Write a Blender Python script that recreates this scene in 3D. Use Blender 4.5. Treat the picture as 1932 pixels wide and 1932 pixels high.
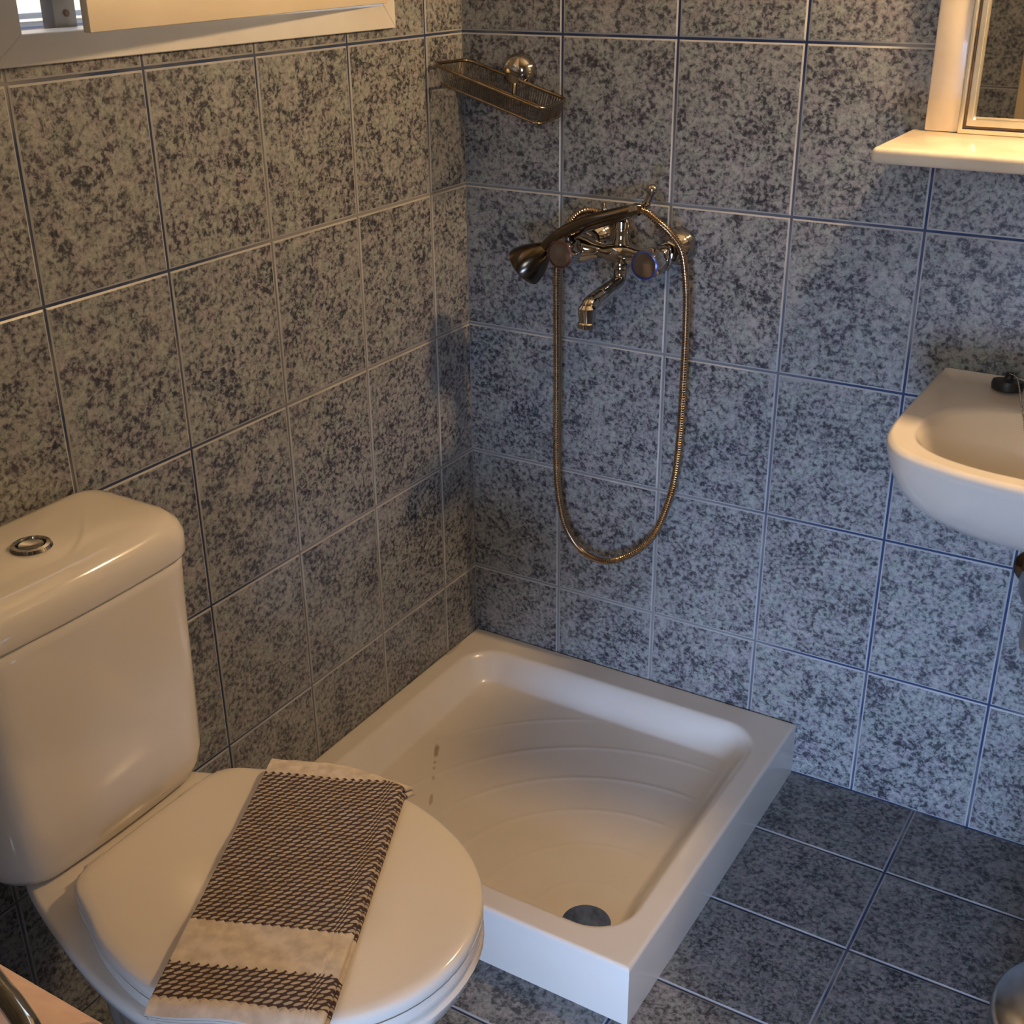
import bpy, bmesh, math, random
from mathutils import Vector, Matrix
random.seed(7)
PI = math.pi
for o in list(bpy.data.objects): bpy.data.objects.remove(o)
sc = bpy.context.scene
COL = sc.collection

# ------------------------------------------------------------ camera
cam_d = bpy.data.cameras.new('camera'); cam = bpy.data.objects.new('camera', cam_d); COL.objects.link(cam)
cam_d.sensor_width = 36; cam_d.lens = 2327.16 / 1932 * 36; cam_d.clip_start = .02
Rm = Matrix(((0.85614492, 0.51665784, -0.00897548), (-0.21119855, 0.36572048, 0.90644564), (0.47160476, -0.77415322, 0.42222712))).transposed()
cam.matrix_world = Matrix.Translation((1.20437508, -1.83471010, 1.38565362)) @ Rm.to_4x4()
sc.camera = cam

# ------------------------------------------------------------ world, sun, exposure
SKY = (0.66, 0.80, 1.0); SKY_STRENGTH = 2.6
w = bpy.data.worlds.new('world'); sc.world = w; w.use_nodes = True
bg = w.node_tree.nodes['Background']; bg.inputs[0].default_value = (*SKY, 1); bg.inputs[1].default_value = SKY_STRENGTH
sun_d = bpy.data.lights.new('sun', 'SUN'); sun_d.energy = 5.0; sun_d.color = (1, .86, .68); sun_d.angle = .01
sun = bpy.data.objects.new('sun', sun_d); COL.objects.link(sun)
sun.rotation_euler = Vector((-.62, -.22, -.75)).to_track_quat('-Z', 'Y').to_euler()
# daylight that comes in at the open doorway behind the camera
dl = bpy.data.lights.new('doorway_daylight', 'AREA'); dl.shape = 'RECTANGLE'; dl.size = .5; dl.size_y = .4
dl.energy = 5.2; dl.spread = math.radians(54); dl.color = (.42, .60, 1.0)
dlo = bpy.data.objects.new('doorway_daylight', dl); COL.objects.link(dlo)
dlo.location = (1.18, -2.45, .42); dlo.rotation_euler = Vector((-.17, 1, -.12)).to_track_quat('-Z', 'Y').to_euler()
# added neutral fill light behind the camera, lifts the upper back wall
hl = bpy.data.lights.new('hall_fill', 'AREA'); hl.shape = 'RECTANGLE'; hl.size = .9; hl.size_y = .7
hl.energy = 7; hl.color = (.74, .88, 1.0); hl.spread = math.radians(110)
hlo = bpy.data.objects.new('hall_fill', hl); COL.objects.link(hlo)
hlo.location = (1.15, -3.3, 1.75); hlo.rotation_euler = Vector((-.1, 1, -.10)).to_track_quat('-Z', 'Y').to_euler()
LAMP = 470.0
vs = sc.view_settings
vs.view_transform = 'Standard'; vs.look = 'None'; vs.gamma = 1; vs.use_curve_mapping = False; vs.exposure = 0.0

# ------------------------------------------------------------ materials
def nd(nt, typ, **kw):
    n = nt.nodes.new(typ)
    for k, v in kw.items(): setattr(n, k, v)
    return n
def mat(name, col=(.8, .8, .8), rough=.4, metal=0, spec=.5, coat=0, emit=None, est=0):
    m = bpy.data.materials.new(name); m.use_nodes = True
    b = m.node_tree.nodes['Principled BSDF']
    b.inputs['Base Color'].default_value = (*col, 1); b.inputs['Roughness'].default_value = rough
    b.inputs['Metallic'].default_value = metal; b.inputs['Specular IOR Level'].default_value = spec
    b.inputs['Coat Weight'].default_value = coat
    if emit: b.inputs['Emission Color'].default_value = (*emit, 1); b.inputs['Emission Strength'].default_value = est
    return m
def noisy(name, c1, c2, scale, rough=.4, metal=0, bump=0, detail=4, rvar=0, lo=.35, hi=.65, bscale=None):
    m = mat(name, c1, rough, metal); nt = m.node_tree; b = nt.nodes['Principled BSDF']
    tc = nd(nt, 'ShaderNodeTexCoord'); n = nd(nt, 'ShaderNodeTexNoise'); n.inputs['Scale'].default_value = scale; n.inputs['Detail'].default_value = detail
    nt.links.new(tc.outputs['Object'], n.inputs['Vector'])
    r = nd(nt, 'ShaderNodeValToRGB'); r.color_ramp.elements[0].color = (*c1, 1); r.color_ramp.elements[1].color = (*c2, 1)
    r.color_ramp.elements[0].position = lo; r.color_ramp.elements[1].position = hi
    nt.links.new(n.outputs['Fac'], r.inputs['Fac']); nt.links.new(r.outputs['Color'], b.inputs['Base Color'])
    if bump:
        n2 = nd(nt, 'ShaderNodeTexNoise'); n2.inputs['Scale'].default_value = bscale or scale * 3; n2.inputs['Detail'].default_value = 4
        nt.links.new(tc.outputs['Object'], n2.inputs['Vector'])
        bp = nd(nt, 'ShaderNodeBump'); bp.inputs['Strength'].default_value = bump; bp.inputs['Distance'].default_value = .002
        nt.links.new(n2.outputs['Fac'], bp.inputs['Height']); nt.links.new(bp.outputs['Normal'], b.inputs['Normal'])
    return m
def tile_mat(name, ramp, rough, spec=.5):
    m = mat(name, rough=rough, spec=spec); nt = m.node_tree; b = nt.nodes['Principled BSDF']
    L = nt.links.new
    tc = nd(nt, 'ShaderNodeTexCoord'); oi = nd(nt, 'ShaderNodeObjectInfo')
    mu = nd(nt, 'ShaderNodeVectorMath', operation='MULTIPLY_ADD')
    cx = nd(nt, 'ShaderNodeCombineXYZ')
    for i in range(3):
        mm = nd(nt, 'ShaderNodeMath', operation='MULTIPLY'); mm.inputs[1].default_value = (37.1, 71.3, 19.7)[i]
        L(oi.outputs['Random'], mm.inputs[0]); L(mm.outputs[0], cx.inputs[i])
    mu.inputs[1].default_value = (1, 1, 1)
    L(tc.outputs['Object'], mu.inputs[0]); L(cx.outputs[0], mu.inputs[2])
    a = nd(nt, 'ShaderNodeTexNoise'); a.inputs['Scale'].default_value = 130; a.inputs['Detail'].default_value = 6; a.inputs['Roughness'].default_value = .66; a.inputs['Distortion'].default_value = .40
    c = nd(nt, 'ShaderNodeTexNoise'); c.inputs['Scale'].default_value = 24; c.inputs['Detail'].default_value = 3; c.inputs['Distortion'].default_value = .6
    L(mu.outputs[0], a.inputs['Vector']); L(mu.outputs[0], c.inputs['Vector'])
    s = nd(nt, 'ShaderNodeMath', operation='MULTIPLY_ADD'); s.inputs[1].default_value = .34; L(c.outputs['Fac'], s.inputs[0]); L(a.outputs['Fac'], s.inputs[2])
    s2 = nd(nt, 'ShaderNodeMath', operation='SUBTRACT'); s2.inputs[1].default_value = .17; L(s.outputs[0], s2.inputs[0])
    r = nd(nt, 'ShaderNodeValToRGB'); cr = r.color_ramp
    cr.elements[0].position = ramp[0][0]; cr.elements[0].color = (*ramp[0][1], 1)
    cr.elements[1].position = ramp[-1][0]; cr.elements[1].color = (*ramp[-1][1], 1)
    for p, q in ramp[1:-1]:
        e = cr.elements.new(p); e.color = (*q, 1)
    L(s2.outputs[0], r.inputs['Fac'])
    # thin dark veins
    v = nd(nt, 'ShaderNodeTexNoise'); v.inputs['Scale'].default_value = 70; v.inputs['Detail'].default_value = 3; v.inputs['Distortion'].default_value = .8
    L(mu.outputs[0], v.inputs['Vector'])
    v1 = nd(nt, 'ShaderNodeMath', operation='SUBTRACT'); v1.inputs[1].default_value = .5; L(v.outputs['Fac'], v1.inputs[0])
    v2 = nd(nt, 'ShaderNodeMath', operation='ABSOLUTE'); L(v1.outputs[0], v2.inputs[0])
    v3 = nd(nt, 'ShaderNodeMapRange'); v3.inputs['From Max'].default_value = .016; v3.inputs['To Min'].default_value = .62; v3.inputs['To Max'].default_value = 1
    L(v2.outputs[0], v3.inputs['Value'])
    mx = nd(nt, 'ShaderNodeMixRGB', blend_type='MULTIPLY'); mx.inputs['Fac'].default_value = 1
    L(r.outputs['Color'], mx.inputs['Color1']); L(v3.outputs[0], mx.inputs['Color2'])
    hn = nd(nt, 'ShaderNodeTexNoise'); hn.inputs['Scale'].default_value = 40; hn.inputs['Detail'].default_value = 2; L(mu.outputs[0], hn.inputs['Vector'])
    hr = nd(nt, 'ShaderNodeValToRGB'); he = hr.color_ramp
    he.elements[0].position = .35; he.elements[0].color = (1.03, .965, 1.01, 1); he.elements[1].position = .65; he.elements[1].color = (.975, 1.025, .985, 1)
    L(hn.outputs['Fac'], hr.inputs['Fac'])
    mh = nd(nt, 'ShaderNodeMixRGB', blend_type='MULTIPLY'); mh.inputs['Fac'].default_value = 1
    L(mx.outputs[0], mh.inputs['Color1']); L(hr.outputs['Color'], mh.inputs['Color2'])
    L(mh.outputs[0], b.inputs['Base Color'])
    # faint waviness of the glaze
    n2 = nd(nt, 'ShaderNodeTexNoise'); n2.inputs['Scale'].default_value = 22; L(mu.outputs[0], n2.inputs['Vector'])
    bp = nd(nt, 'ShaderNodeBump'); bp.inputs['Strength'].default_value = .12; bp.inputs['Distance'].default_value = .002
    L(n2.outputs['Fac'], bp.inputs['Height']); L(bp.outputs['Normal'], b.inputs['Normal'])
    return m
WALL_RAMP = [(.31, (.030, .030, .038)), (.415, (.075, .076, .088)), (.465, (.175, .178, .184)), (.54, (.265, .272, .265)), (.68, (.36, .365, .35))]
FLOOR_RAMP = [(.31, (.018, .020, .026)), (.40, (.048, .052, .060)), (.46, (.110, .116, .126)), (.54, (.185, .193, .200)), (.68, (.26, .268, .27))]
M = {}
M['tile'] = tile_mat('wall_tile_glaze', WALL_RAMP, .30)
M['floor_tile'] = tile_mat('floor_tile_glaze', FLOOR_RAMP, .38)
M['tile_edge'] = noisy('tile_edge_glaze', (.30, .30, .30), (.46, .46, .45), 6, .35)
M['floor_edge'] = noisy('floor_edge_glaze', (.20, .21, .23), (.36, .37, .39), 6, .4)
def grout_mat():
    # blue grout where it is still clean, faded and limed to grey round the shower
    m = mat('blue_grout', rough=.85); nt = m.node_tree; b = nt.nodes['Principled BSDF']; L = nt.links.new
    tc = nd(nt, 'ShaderNodeTexCoord'); sp = nd(nt, 'ShaderNodeSeparateXYZ'); L(tc.outputs['Object'], sp.inputs[0])
    def mr(src, a, c):
        n = nd(nt, 'ShaderNodeMapRange'); n.inputs['From Min'].default_value = a; n.inputs['From Max'].default_value = c; L(src, n.inputs['Value']); return n.outputs[0]
    def mx(a, c):
        n = nd(nt, 'ShaderNodeMath', operation='MAXIMUM'); L(a, n.inputs[0]); L(c, n.inputs[1]); return n.outputs[0]
    ng = nd(nt, 'ShaderNodeMath', operation='MULTIPLY'); ng.inputs[1].default_value = -1; L(sp.outputs[1], ng.inputs[0])
    f = mx(mx(mr(sp.outputs[2], 1.05, 1.22), mr(sp.outputs[0], .42, .70)), mr(ng.outputs[0], .42, .66))
    n = nd(nt, 'ShaderNodeTexNoise'); n.inputs['Scale'].default_value = 5; n.inputs['Detail'].default_value = 3; L(tc.outputs['Object'], n.inputs['Vector'])
    a = nd(nt, 'ShaderNodeMath', operation='MULTIPLY'); L(f, a.inputs[0]); L(mr(n.outputs['Fac'], .30, .50), a.inputs[1])
    r = nd(nt, 'ShaderNodeValToRGB'); r.color_ramp.elements[0].color = (.25, .24, .23, 1); r.color_ramp.elements[1].color = (.022, .044, .115, 1)
    L(a.outputs[0], r.inputs['Fac']); L(r.outputs['Color'], b.inputs['Base Color'])
    return m
M['grout'] = grout_mat()
M['plaster'] = noisy('white_plaster', (.66, .63, .58), (.72, .69, .64), 5, .8)
M['ceramic'] = mat('white_ceramic', (.72, .665, .59), .10, coat=.3)
M['plastic_lid'] = mat('white_lid_plastic', (.72, .65, .56), .15, coat=.2)
M['frame_white'] = noisy('white_frame_paint', (.66, .63, .59), (.72, .69, .65), 8, .42)
M['sash_cream'] = noisy('cream_sash_paint', (.72, .62, .47), (.78, .68, .53), 6, .5)
M['chrome'] = noisy('chrome', (.42, .39, .355), (.50, .47, .43), 30, .05, 1)
M['dark_chrome'] = noisy('dull_chrome', (.10, .080, .062), (.16, .13, .10), 30, .18, 1)
M['wire'] = noisy('tarnished_wire', (.20, .155, .10), (.30, .24, .17), 60, .28, 1)
M['hose_metal'] = noisy('hose_metal', (.42, .30, .19), (.54, .41, .28), 80, .2, 1)
M['steel'] = noisy('brushed_steel', (.42, .42, .43), (.5, .5, .5), 60, .25, 1)
M['dark'] = mat('dark_void', (.015, .014, .013), .6)
M['drain_dark'] = noisy('tarnished_drain', (.014, .011, .008), (.040, .033, .026), 200, .7, .1)
M['rubber'] = mat('black_rubber', (.012, .012, .014), .45)
M['red'] = mat('red_ring', (.13, .050, .036), .22, .4)
M['blue'] = mat('blue_ring', (.045, .06, .22), .22, .3)
M['amber'] = mat('knob_cap', (.30, .25, .21), .15, .9)
M['paper'] = noisy('pink_paper', (.68, .48, .41), (.76, .56, .48), 40, .95)
M['card'] = noisy('cardboard', (.36, .26, .17), (.42, .31, .21), 40, .9)
M['stone'] = noisy('outdoor_render', (.62, .48, .34), (.78, .62, .45), 3, .9, bump=.3, bscale=40)
M['ground'] = noisy('paving_stone', (.34, .31, .27), (.46, .42, .36), 4, .9)
M['track'] = noisy('brown_track', (.10, .06, .04), (.20, .12, .08), 30, .6)
M['alu'] = noisy('grey_aluminium', (.30, .29, .28), (.36, .35, .33), 20, .4, .3)
M['white_bar'] = mat('white_bar', (.85, .85, .85), .4)
M['door_wood'] = noisy('cream_door_paint', (.60, .47, .28), (.68, .54, .34), 5, .5)
M['bulb'] = mat('lamp_glass', (1, .9, .7), .3, emit=(1.0, .655, .33), est=LAMP)
def marble():
    m = noisy('cream_marble', (.68, .57, .43), (.78, .68, .53), 14, .22, detail=8); nt = m.node_tree
    m.node_tree.nodes['Principled BSDF'].inputs['Coat Weight'].default_value = .3
    return m
M['marble'] = marble()
def gilt():
    return noisy('gilt_frame', (.78, .70, .52), (.90, .82, .64), 15, .22, .75)
M['gilt'] = gilt()
M['mirror'] = mat('mirror_silver', (.86, .87, .86), .015, 1)
def tray_mat():
    m = mat('tray_enamel', (.70, .645, .575), .24, coat=.2); nt = m.node_tree; b = nt.nodes['Principled BSDF']; L = nt.links.new
    tc = nd(nt, 'ShaderNodeTexCoord')
    base = nd(nt, 'ShaderNodeTexNoise'); base.inputs['Scale'].default_value = 5; base.inputs['Detail'].default_value = 5; L(tc.outputs['Object'], base.inputs['Vector'])
    r = nd(nt, 'ShaderNodeValToRGB'); r.color_ramp.elements[0].color = (.66, .60, .52, 1); r.color_ramp.elements[1].color = (.72, .67, .60, 1)
    r.color_ramp.elements[0].position = .3; r.color_ramp.elements[1].position = .7
    L(base.outputs['Fac'], r.inputs['Fac']); prev = r.outputs['Color']
    # brown drip marks left by water, each a small elongated ellipse
    nz = nd(nt, 'ShaderNodeTexNoise'); nz.inputs['Scale'].default_value = 90; L(tc.outputs['Object'], nz.inputs['Vector'])
    ang = math.atan2(-.15, .083)
    for (px, py, a, c, s) in [(.127, -.337, .020, .0048, .75), (.143, -.366, .005, .003, .5), (.151, -.380, .005, .003, .5), (.166, -.404, .006, .003, .45), (.196, -.455, .016, .0035, .55),
                              (.006, -.10, .006, .03, .35), (.20, -.012, .03, .004, .25)]:
        mp = nd(nt, 'ShaderNodeVectorMath', operation='SUBTRACT'); mp.inputs[1].default_value = (px, py, 0); L(tc.outputs['Object'], mp.inputs[0])
        ro = nd(nt, 'ShaderNodeVectorRotate'); ro.rotation_type = 'Z_AXIS'; ro.inputs['Angle'].default_value = -ang if px > .1 and py < -.2 else 0; L(mp.outputs[0], ro.inputs['Vector'])
        sc_ = nd(nt, 'ShaderNodeVectorMath', operation='MULTIPLY'); sc_.inputs[1].default_value = (1 / a, 1 / c, 0); L(ro.outputs[0], sc_.inputs[0])
        ln = nd(nt, 'ShaderNodeVectorMath', operation='LENGTH'); L(sc_.outputs[0], ln.inputs[0])
        ad = nd(nt, 'ShaderNodeMath', operation='ADD'); L(ln.outputs['Value'], ad.inputs[0]); L(nz.outputs['Fac'], ad.inputs[1])
        mr = nd(nt, 'ShaderNodeMapRange'); mr.inputs['From Min'].default_value = 1.1; mr.inputs['From Max'].default_value = 1.7; mr.inputs['To Min'].default_value = s; mr.inputs['To Max'].default_value = 0
        L(ad.outputs[0], mr.inputs['Value'])
        mx = nd(nt, 'ShaderNodeMixRGB'); L(mr.outputs[0], mx.inputs['Fac']); L(prev, mx.inputs['Color1']); mx.inputs['Color2'].default_value = (.30, .20, .10, 1); prev = mx.outputs[0]
    L(prev, b.inputs['Base Color'])
    return m
M['tray'] = tray_mat()
def towel_mat():
    m = mat('woven_towel', (.7, .6, .5), .95, spec=.1); nt = m.node_tree; b = nt.nodes['Principled BSDF']; L = nt.links.new
    uv = nd(nt, 'ShaderNodeUVMap'); uv.uv_map = 'UVMap'; sp = nd(nt, 'ShaderNodeSeparateXYZ'); L(uv.outputs[0], sp.inputs[0])
    def mth(op, a, c=None, d=None):
        n = nd(nt, 'ShaderNodeMath', operation=op)
        for i, v in enumerate((a, c, d)):
            if v is None: continue
            if isinstance(v, (int, float)): n.inputs[i].default_value = v
            else: L(v, n.inputs[i])
        return n.outputs[0]
    U, V = sp.outputs[0], sp.outputs[1]
    P, Q = .0100, .0064
    vr = mth('DIVIDE', V, Q); row = mth('FLOOR', vr); fv = mth('SUBTRACT', mth('FRACT', vr), .5)
    par = mth('MULTIPLY', mth('MODULO', row, 2), .5)
    fu = mth('SUBTRACT', mth('FRACT', mth('ADD', mth('DIVIDE', U, P), mth('ADD', par, mth('MULTIPLY', fv, .75)))), .5)
    # cream dashes on the dark yarn
    d1 = mth('ADD', mth('POWER', mth('MULTIPLY', mth('ABSOLUTE', fu), 3.05), 2), mth('POWER', mth('MULTIPLY', mth('ABSOLUTE', fv), 2.55), 2))
    nz = nd(nt, 'ShaderNodeTexNoise'); nz.inputs['Scale'].default_value = 500; nz.inputs['Detail'].default_value = 3; L(uv.outputs[0], nz.inputs['Vector'])
    d1n = mth('ADD', d1, mth('MULTIPLY', mth('SUBTRACT', nz.outputs['Fac'], .5), 1.3))
    dash = nd(nt, 'ShaderNodeMapRange'); dash.inputs['From Min'].default_value = .85; dash.inputs['From Max'].default_value = 1.25; dash.inputs['To Min'].default_value = 1; dash.inputs['To Max'].default_value = 0
    L(d1n, dash.inputs['Value'])
    # bands: dark weave where .038 < v < .232 or .284 < v < .352, edges toothed
    tooth = mth('MULTIPLY', mth('PINGPONG', U, P * .5), .9)
    Vt = mth('ADD', V, tooth); Vs = mth('SUBTRACT', V, tooth)
    def band(a, c): return mth('MULTIPLY', mth('GREATER_THAN', Vs, a), mth('LESS_THAN', Vt, c))
    bands = mth('MAXIMUM', band(.036, .292), band(.346, .396))
    darkness = mth('MULTIPLY', bands, mth('SUBTRACT', 1, dash.outputs[0]))
    cn = nd(nt, 'ShaderNodeTexNoise'); cn.inputs['Scale'].default_value = 60; L(uv.outputs[0], cn.inputs['Vector'])
    cr = nd(nt, 'ShaderNodeValToRGB'); cr.color_ramp.elements[0].color = (.50, .42, .34, 1); cr.color_ramp.elements[1].color = (.70, .61, .50, 1); cr.color_ramp.elements[0].position = .3; cr.color_ramp.elements[1].position = .65
    L(cn.outputs['Fac'], cr.inputs['Fac'])
    mx0 = nd(nt, 'ShaderNodeMixRGB', blend_type='MULTIPLY'); L(mth('MULTIPLY', bands, .6), mx0.inputs['Fac']); L(cr.outputs[0], mx0.inputs['Color1']); mx0.inputs['Color2'].default_value = (.62, .58, .52, 1)
    mx = nd(nt, 'ShaderNodeMixRGB'); L(darkness, mx.inputs['Fac']); L(mx0.outputs[0], mx.inputs['Color1']); mx.inputs['Color2'].default_value = (.075, .052, .055, 1)
    L(mx.outputs[0], b.inputs['Base Color'])
    fine = nd(nt, 'ShaderNodeTexNoise'); fine.inputs['Scale'].default_value = 900; L(uv.outputs[0], fine.inputs['Vector'])
    hh = mth('ADD', mth('MULTIPLY', fine.outputs['Fac'], .4), mth('MULTIPLY', mth('MULTIPLY', bands, dash.outputs[0]), 1.2))
    bp = nd(nt, 'ShaderNodeBump'); bp.inputs['Strength'].default_value = .6; bp.inputs['Distance'].default_value = .0012; L(hh, bp.inputs['Height']); L(bp.outputs[0], b.inputs['Normal'])
    return m
M['towel'] = towel_mat()

# ------------------------------------------------------------ helpers
def tag(o, label=None, cat=None, group=None, kind=None):
    for k, v in (('label', label), ('category', cat), ('group', group), ('kind', kind)):
        if v: o[k] = v
    return o
def empty(name, loc, label=None, cat=None, group=None, kind=None):
    o = bpy.data.objects.new(name, None); COL.objects.link(o); o.location = loc; o.empty_display_size = .05
    return tag(o, label, cat, group, kind)
def link(name, me, mats, parent=None, loc=None):
    o = bpy.data.objects.new(name, me); COL.objects.link(o)
    if me is not None and not me.materials:
        for m in (mats if isinstance(mats, (list, tuple)) else [mats]): me.materials.append(m)
    if parent:
        o.parent = parent; o.matrix_parent_inverse = Matrix.Identity(4)
        if loc is None:
            base = Vector(parent.location); pp = parent.parent
            while pp: base += Vector(pp.location); pp = pp.parent
            o.location = -base              # geometry was written in world coordinates
        else: o.location = loc
    elif loc: o.location = loc
    return o
def build(name, bm, mats, parent=None, smooth=None, loc=None):
    bmesh.ops.remove_doubles(bm, verts=bm.verts, dist=1e-6)
    bmesh.ops.recalc_face_normals(bm, faces=bm.faces)
    me = bpy.data.meshes.new(name); bm.to_mesh(me); bm.free()
    if smooth is not None:
        me.polygons.foreach_set('use_smooth', [True] * len(me.polygons))
        me.set_sharp_from_angle(angle=math.radians(smooth))
    return link(name, me, mats, parent, loc)
def add_box(bm, x0, x1, y0, y1, z0, z1, bev=0, seg=2):
    vs_ = [bm.verts.new((x, y, z)) for x in (x0, x1) for y in (y0, y1) for z in (z0, z1)]
    fs = [bm.faces.new([vs_[i] for i in q]) for q in ((0, 1, 3, 2), (4, 6, 7, 5), (0, 4, 5, 1), (2, 3, 7, 6), (0, 2, 6, 4), (1, 5, 7, 3))]
    if bev:
        es = list({e for f in fs for e in f.edges})
        bmesh.ops.bevel(bm, geom=es, offset=bev, segments=seg, affect='EDGES', profile=.5)
def box(name, b, m, parent=None, bev=0, seg=2, smooth=None):
    bm = bmesh.new(); add_box(bm, *b, bev, seg)
    return build(name, bm, m, parent, smooth if smooth is not None else (35 if bev else None))
def add_loft(bm, rings, cap0=True, cap1=True, closed=False):
    rr = [[bm.verts.new(p) for p in r] for r in rings]
    n = len(rr[0]); k = len(rr)
    for i in range(k if closed else k - 1):
        a, b = rr[i], rr[(i + 1) % k]
        for j in range(n): bm.faces.new((a[j], a[(j + 1) % n], b[(j + 1) % n], b[j]))
    if not closed:
        for flag, r in ((cap0, rr[0]), (cap1, rr[-1])):
            if flag:
                c = bm.verts.new(sum((v.co for v in r), Vector()) / n)
                for j in range(n): bm.faces.new((r[j], r[(j + 1) % n], c))
def frame_of(d):
    d = Vector(d).normalized(); u = Vector((0, 0, 1)) if abs(d.z) < .9 else Vector((1, 0, 0))
    a = d.cross(u).normalized(); return a, a.cross(d).normalized()
def add_lathe(bm, o, axis, prof, n=32, cap0=True, cap1=True):
    o = Vector(o); ax = Vector(axis).normalized(); a, b = frame_of(ax)
    add_loft(bm, [[o + ax * h + (a * math.cos(2 * PI * j / n) + b * math.sin(2 * PI * j / n)) * r for j in range(n)] for r, h in prof], cap0, cap1)
def catmull(pts, n, closed=False):
    P = [Vector(p) for p in pts]; out = []
    k = len(P); rng = range(k if closed else k - 1)
    g = (lambda i: P[i % k]) if closed else (lambda i: P[min(max(i, 0), k - 1)])
    for i in rng:
        p0, p1, p2, p3 = g(i - 1), g(i), g(i + 1), g(i + 2)
        for s in range(n):
            t = s / n
            out.append(.5 * ((2 * p1) + (p2 - p0) * t + (2 * p0 - 5 * p1 + 4 * p2 - p3) * t * t + (3 * p1 - p0 - 3 * p2 + p3) * t ** 3))
    if not closed: out.append(P[-1].copy())
    return out
def resample(pts, n, closed=True):
    P = pts + [pts[0]] if closed else pts
    L = [0]
    for a, b in zip(P, P[1:]): L.append(L[-1] + (b - a).length)
    out = []; k = 0
    for i in range(n):
        t = L[-1] * i / (n if closed else n - 1)
        while k < len(L) - 2 and L[k + 1] < t: k += 1
        f = (t - L[k]) / max(1e-9, L[k + 1] - L[k]); out.append(P[k].lerp(P[k + 1], min(1, f)))
    return out
def add_tube(bm, pts, r, n=12, caps=True):
    P = [Vector(p) for p in pts]; rad = r if callable(r) else (lambda i: r)
    t0 = (P[1] - P[0]).normalized(); a, b = frame_of(t0); rings = []
    for i, p in enumerate(P):
        t = (P[min(i + 1, len(P) - 1)] - P[max(i - 1, 0)]).normalized()
        a = (a - t * a.dot(t)).normalized(); b = t.cross(a)
        rr = rad(i); rings.append([p + (a * math.cos(2 * PI * j / n) + b * math.sin(2 * PI * j / n)) * rr for j in range(n)])
    add_loft(bm, rings, caps, caps)
def tube(name, pts, r, m, parent=None, n=12):
    bm = bmesh.new(); add_tube(bm, pts, r, n); return build(name, bm, m, parent, 40)
def lathe(name, o, axis, prof, m, parent=None, n=32, smooth=35):
    bm = bmesh.new(); add_lathe(bm, o, axis, prof, n); return build(name, bm, m, parent, smooth)

# ------------------------------------------------------------ tiled room shell
TW, TH = .2, .2491
XR, YN, ZC = 1.56, -1.97, 2.44
JO = .0019                                   # half joint
tile_cache = {}
def tile_mesh(poly, mats, thick=.0075, gap=JO):
    key = (tuple((round(x, 4), round(y, 4)) for x, y in poly), mats[0].name)
    if key in tile_cache: return tile_cache[key]
    n = len(poly); P = [Vector((x, y)) for x, y in poly]
    def offs(d):
        out = []
        for i in range(n):
            a, b, c = P[i - 1], P[i], P[(i + 1) % n]
            e1 = (b - a).normalized(); e2 = (c - b).normalized()
            n1 = Vector((-e1.y, e1.x)); n2 = Vector((-e2.y, e2.x))
            out.append(b + (n1 + n2) * d)       # right-angled corners only
        return out
    o1, o2 = offs(gap), offs(gap + .0024)
    bm = bmesh.new()
    base = [bm.verts.new((p.x, p.y, -thick)) for p in o1]
    mid = [bm.verts.new((p.x, p.y, -.0012)) for p in o1]
    top = [bm.verts.new((p.x, p.y, 0)) for p in o2]
    f = bm.faces.new(top); f.material_index = 0
    for i in range(n):
        j = (i + 1) % n
        bm.faces.new((mid[i], mid[j], top[j], top[i])).material_index = 1
        bm.faces.new((base[i], base[j], mid[j], mid[i])).material_index = 1
    me = bpy.data.meshes.new('tile'); bm.to_mesh(me); bm.free()
    for m in mats: me.materials.append(m)
    tile_cache[key] = me
    return me
def clip_poly(r, hole):
    """rectangle r minus one rectangular hole -> list of right-angled polygons (counter-clockwise)"""
    u0, u1, v0, v1 = r
    if not hole: return [[(u0, v0), (u1, v0), (u1, v1), (u0, v1)]]
    a, b, c, d = hole
    if a >= u1 or b <= u0 or c >= v1 or d <= v0: return [[(u0, v0), (u1, v0), (u1, v1), (u0, v1)]]
    L_, R_, B_, T_ = a > u0 + .008, b < u1 - .008, c > v0 + .008, d < v1 - .008
    if not (L_ or R_ or B_ or T_): return []
    if B_ and L_ and not R_ and not T_: return [[(u0, v0), (u1, v0), (u1, c), (a, c), (a, v1), (u0, v1)]]
    if B_ and R_ and not L_ and not T_: return [[(u0, v0), (u1, v0), (u1, v1), (b, v1), (b, c), (u0, c)]]
    if T_ and L_ and not R_ and not B_: return [[(u0, v0), (a, v0), (a, d), (u1, d), (u1, v1), (u0, v1)]]
    if T_ and R_ and not L_ and not B_: return [[(b, v0), (u1, v0), (u1, v1), (u0, v1), (u0, d), (b, d)]]
    out = []
    if B_: out.append([(u0, v0), (u1, v0), (u1, c), (u0, c)])
    if T_: out.append([(u0, d), (u1, d), (u1, v1), (u0, v1)])
    if L_ and not B_ and not T_: out.append([(u0, v0), (a, v0), (a, v1), (u0, v1)])
    if R_ and not B_ and not T_: out.append([(b, v0), (u1, v0), (u1, v1), (b, v1)])
    return out
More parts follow.
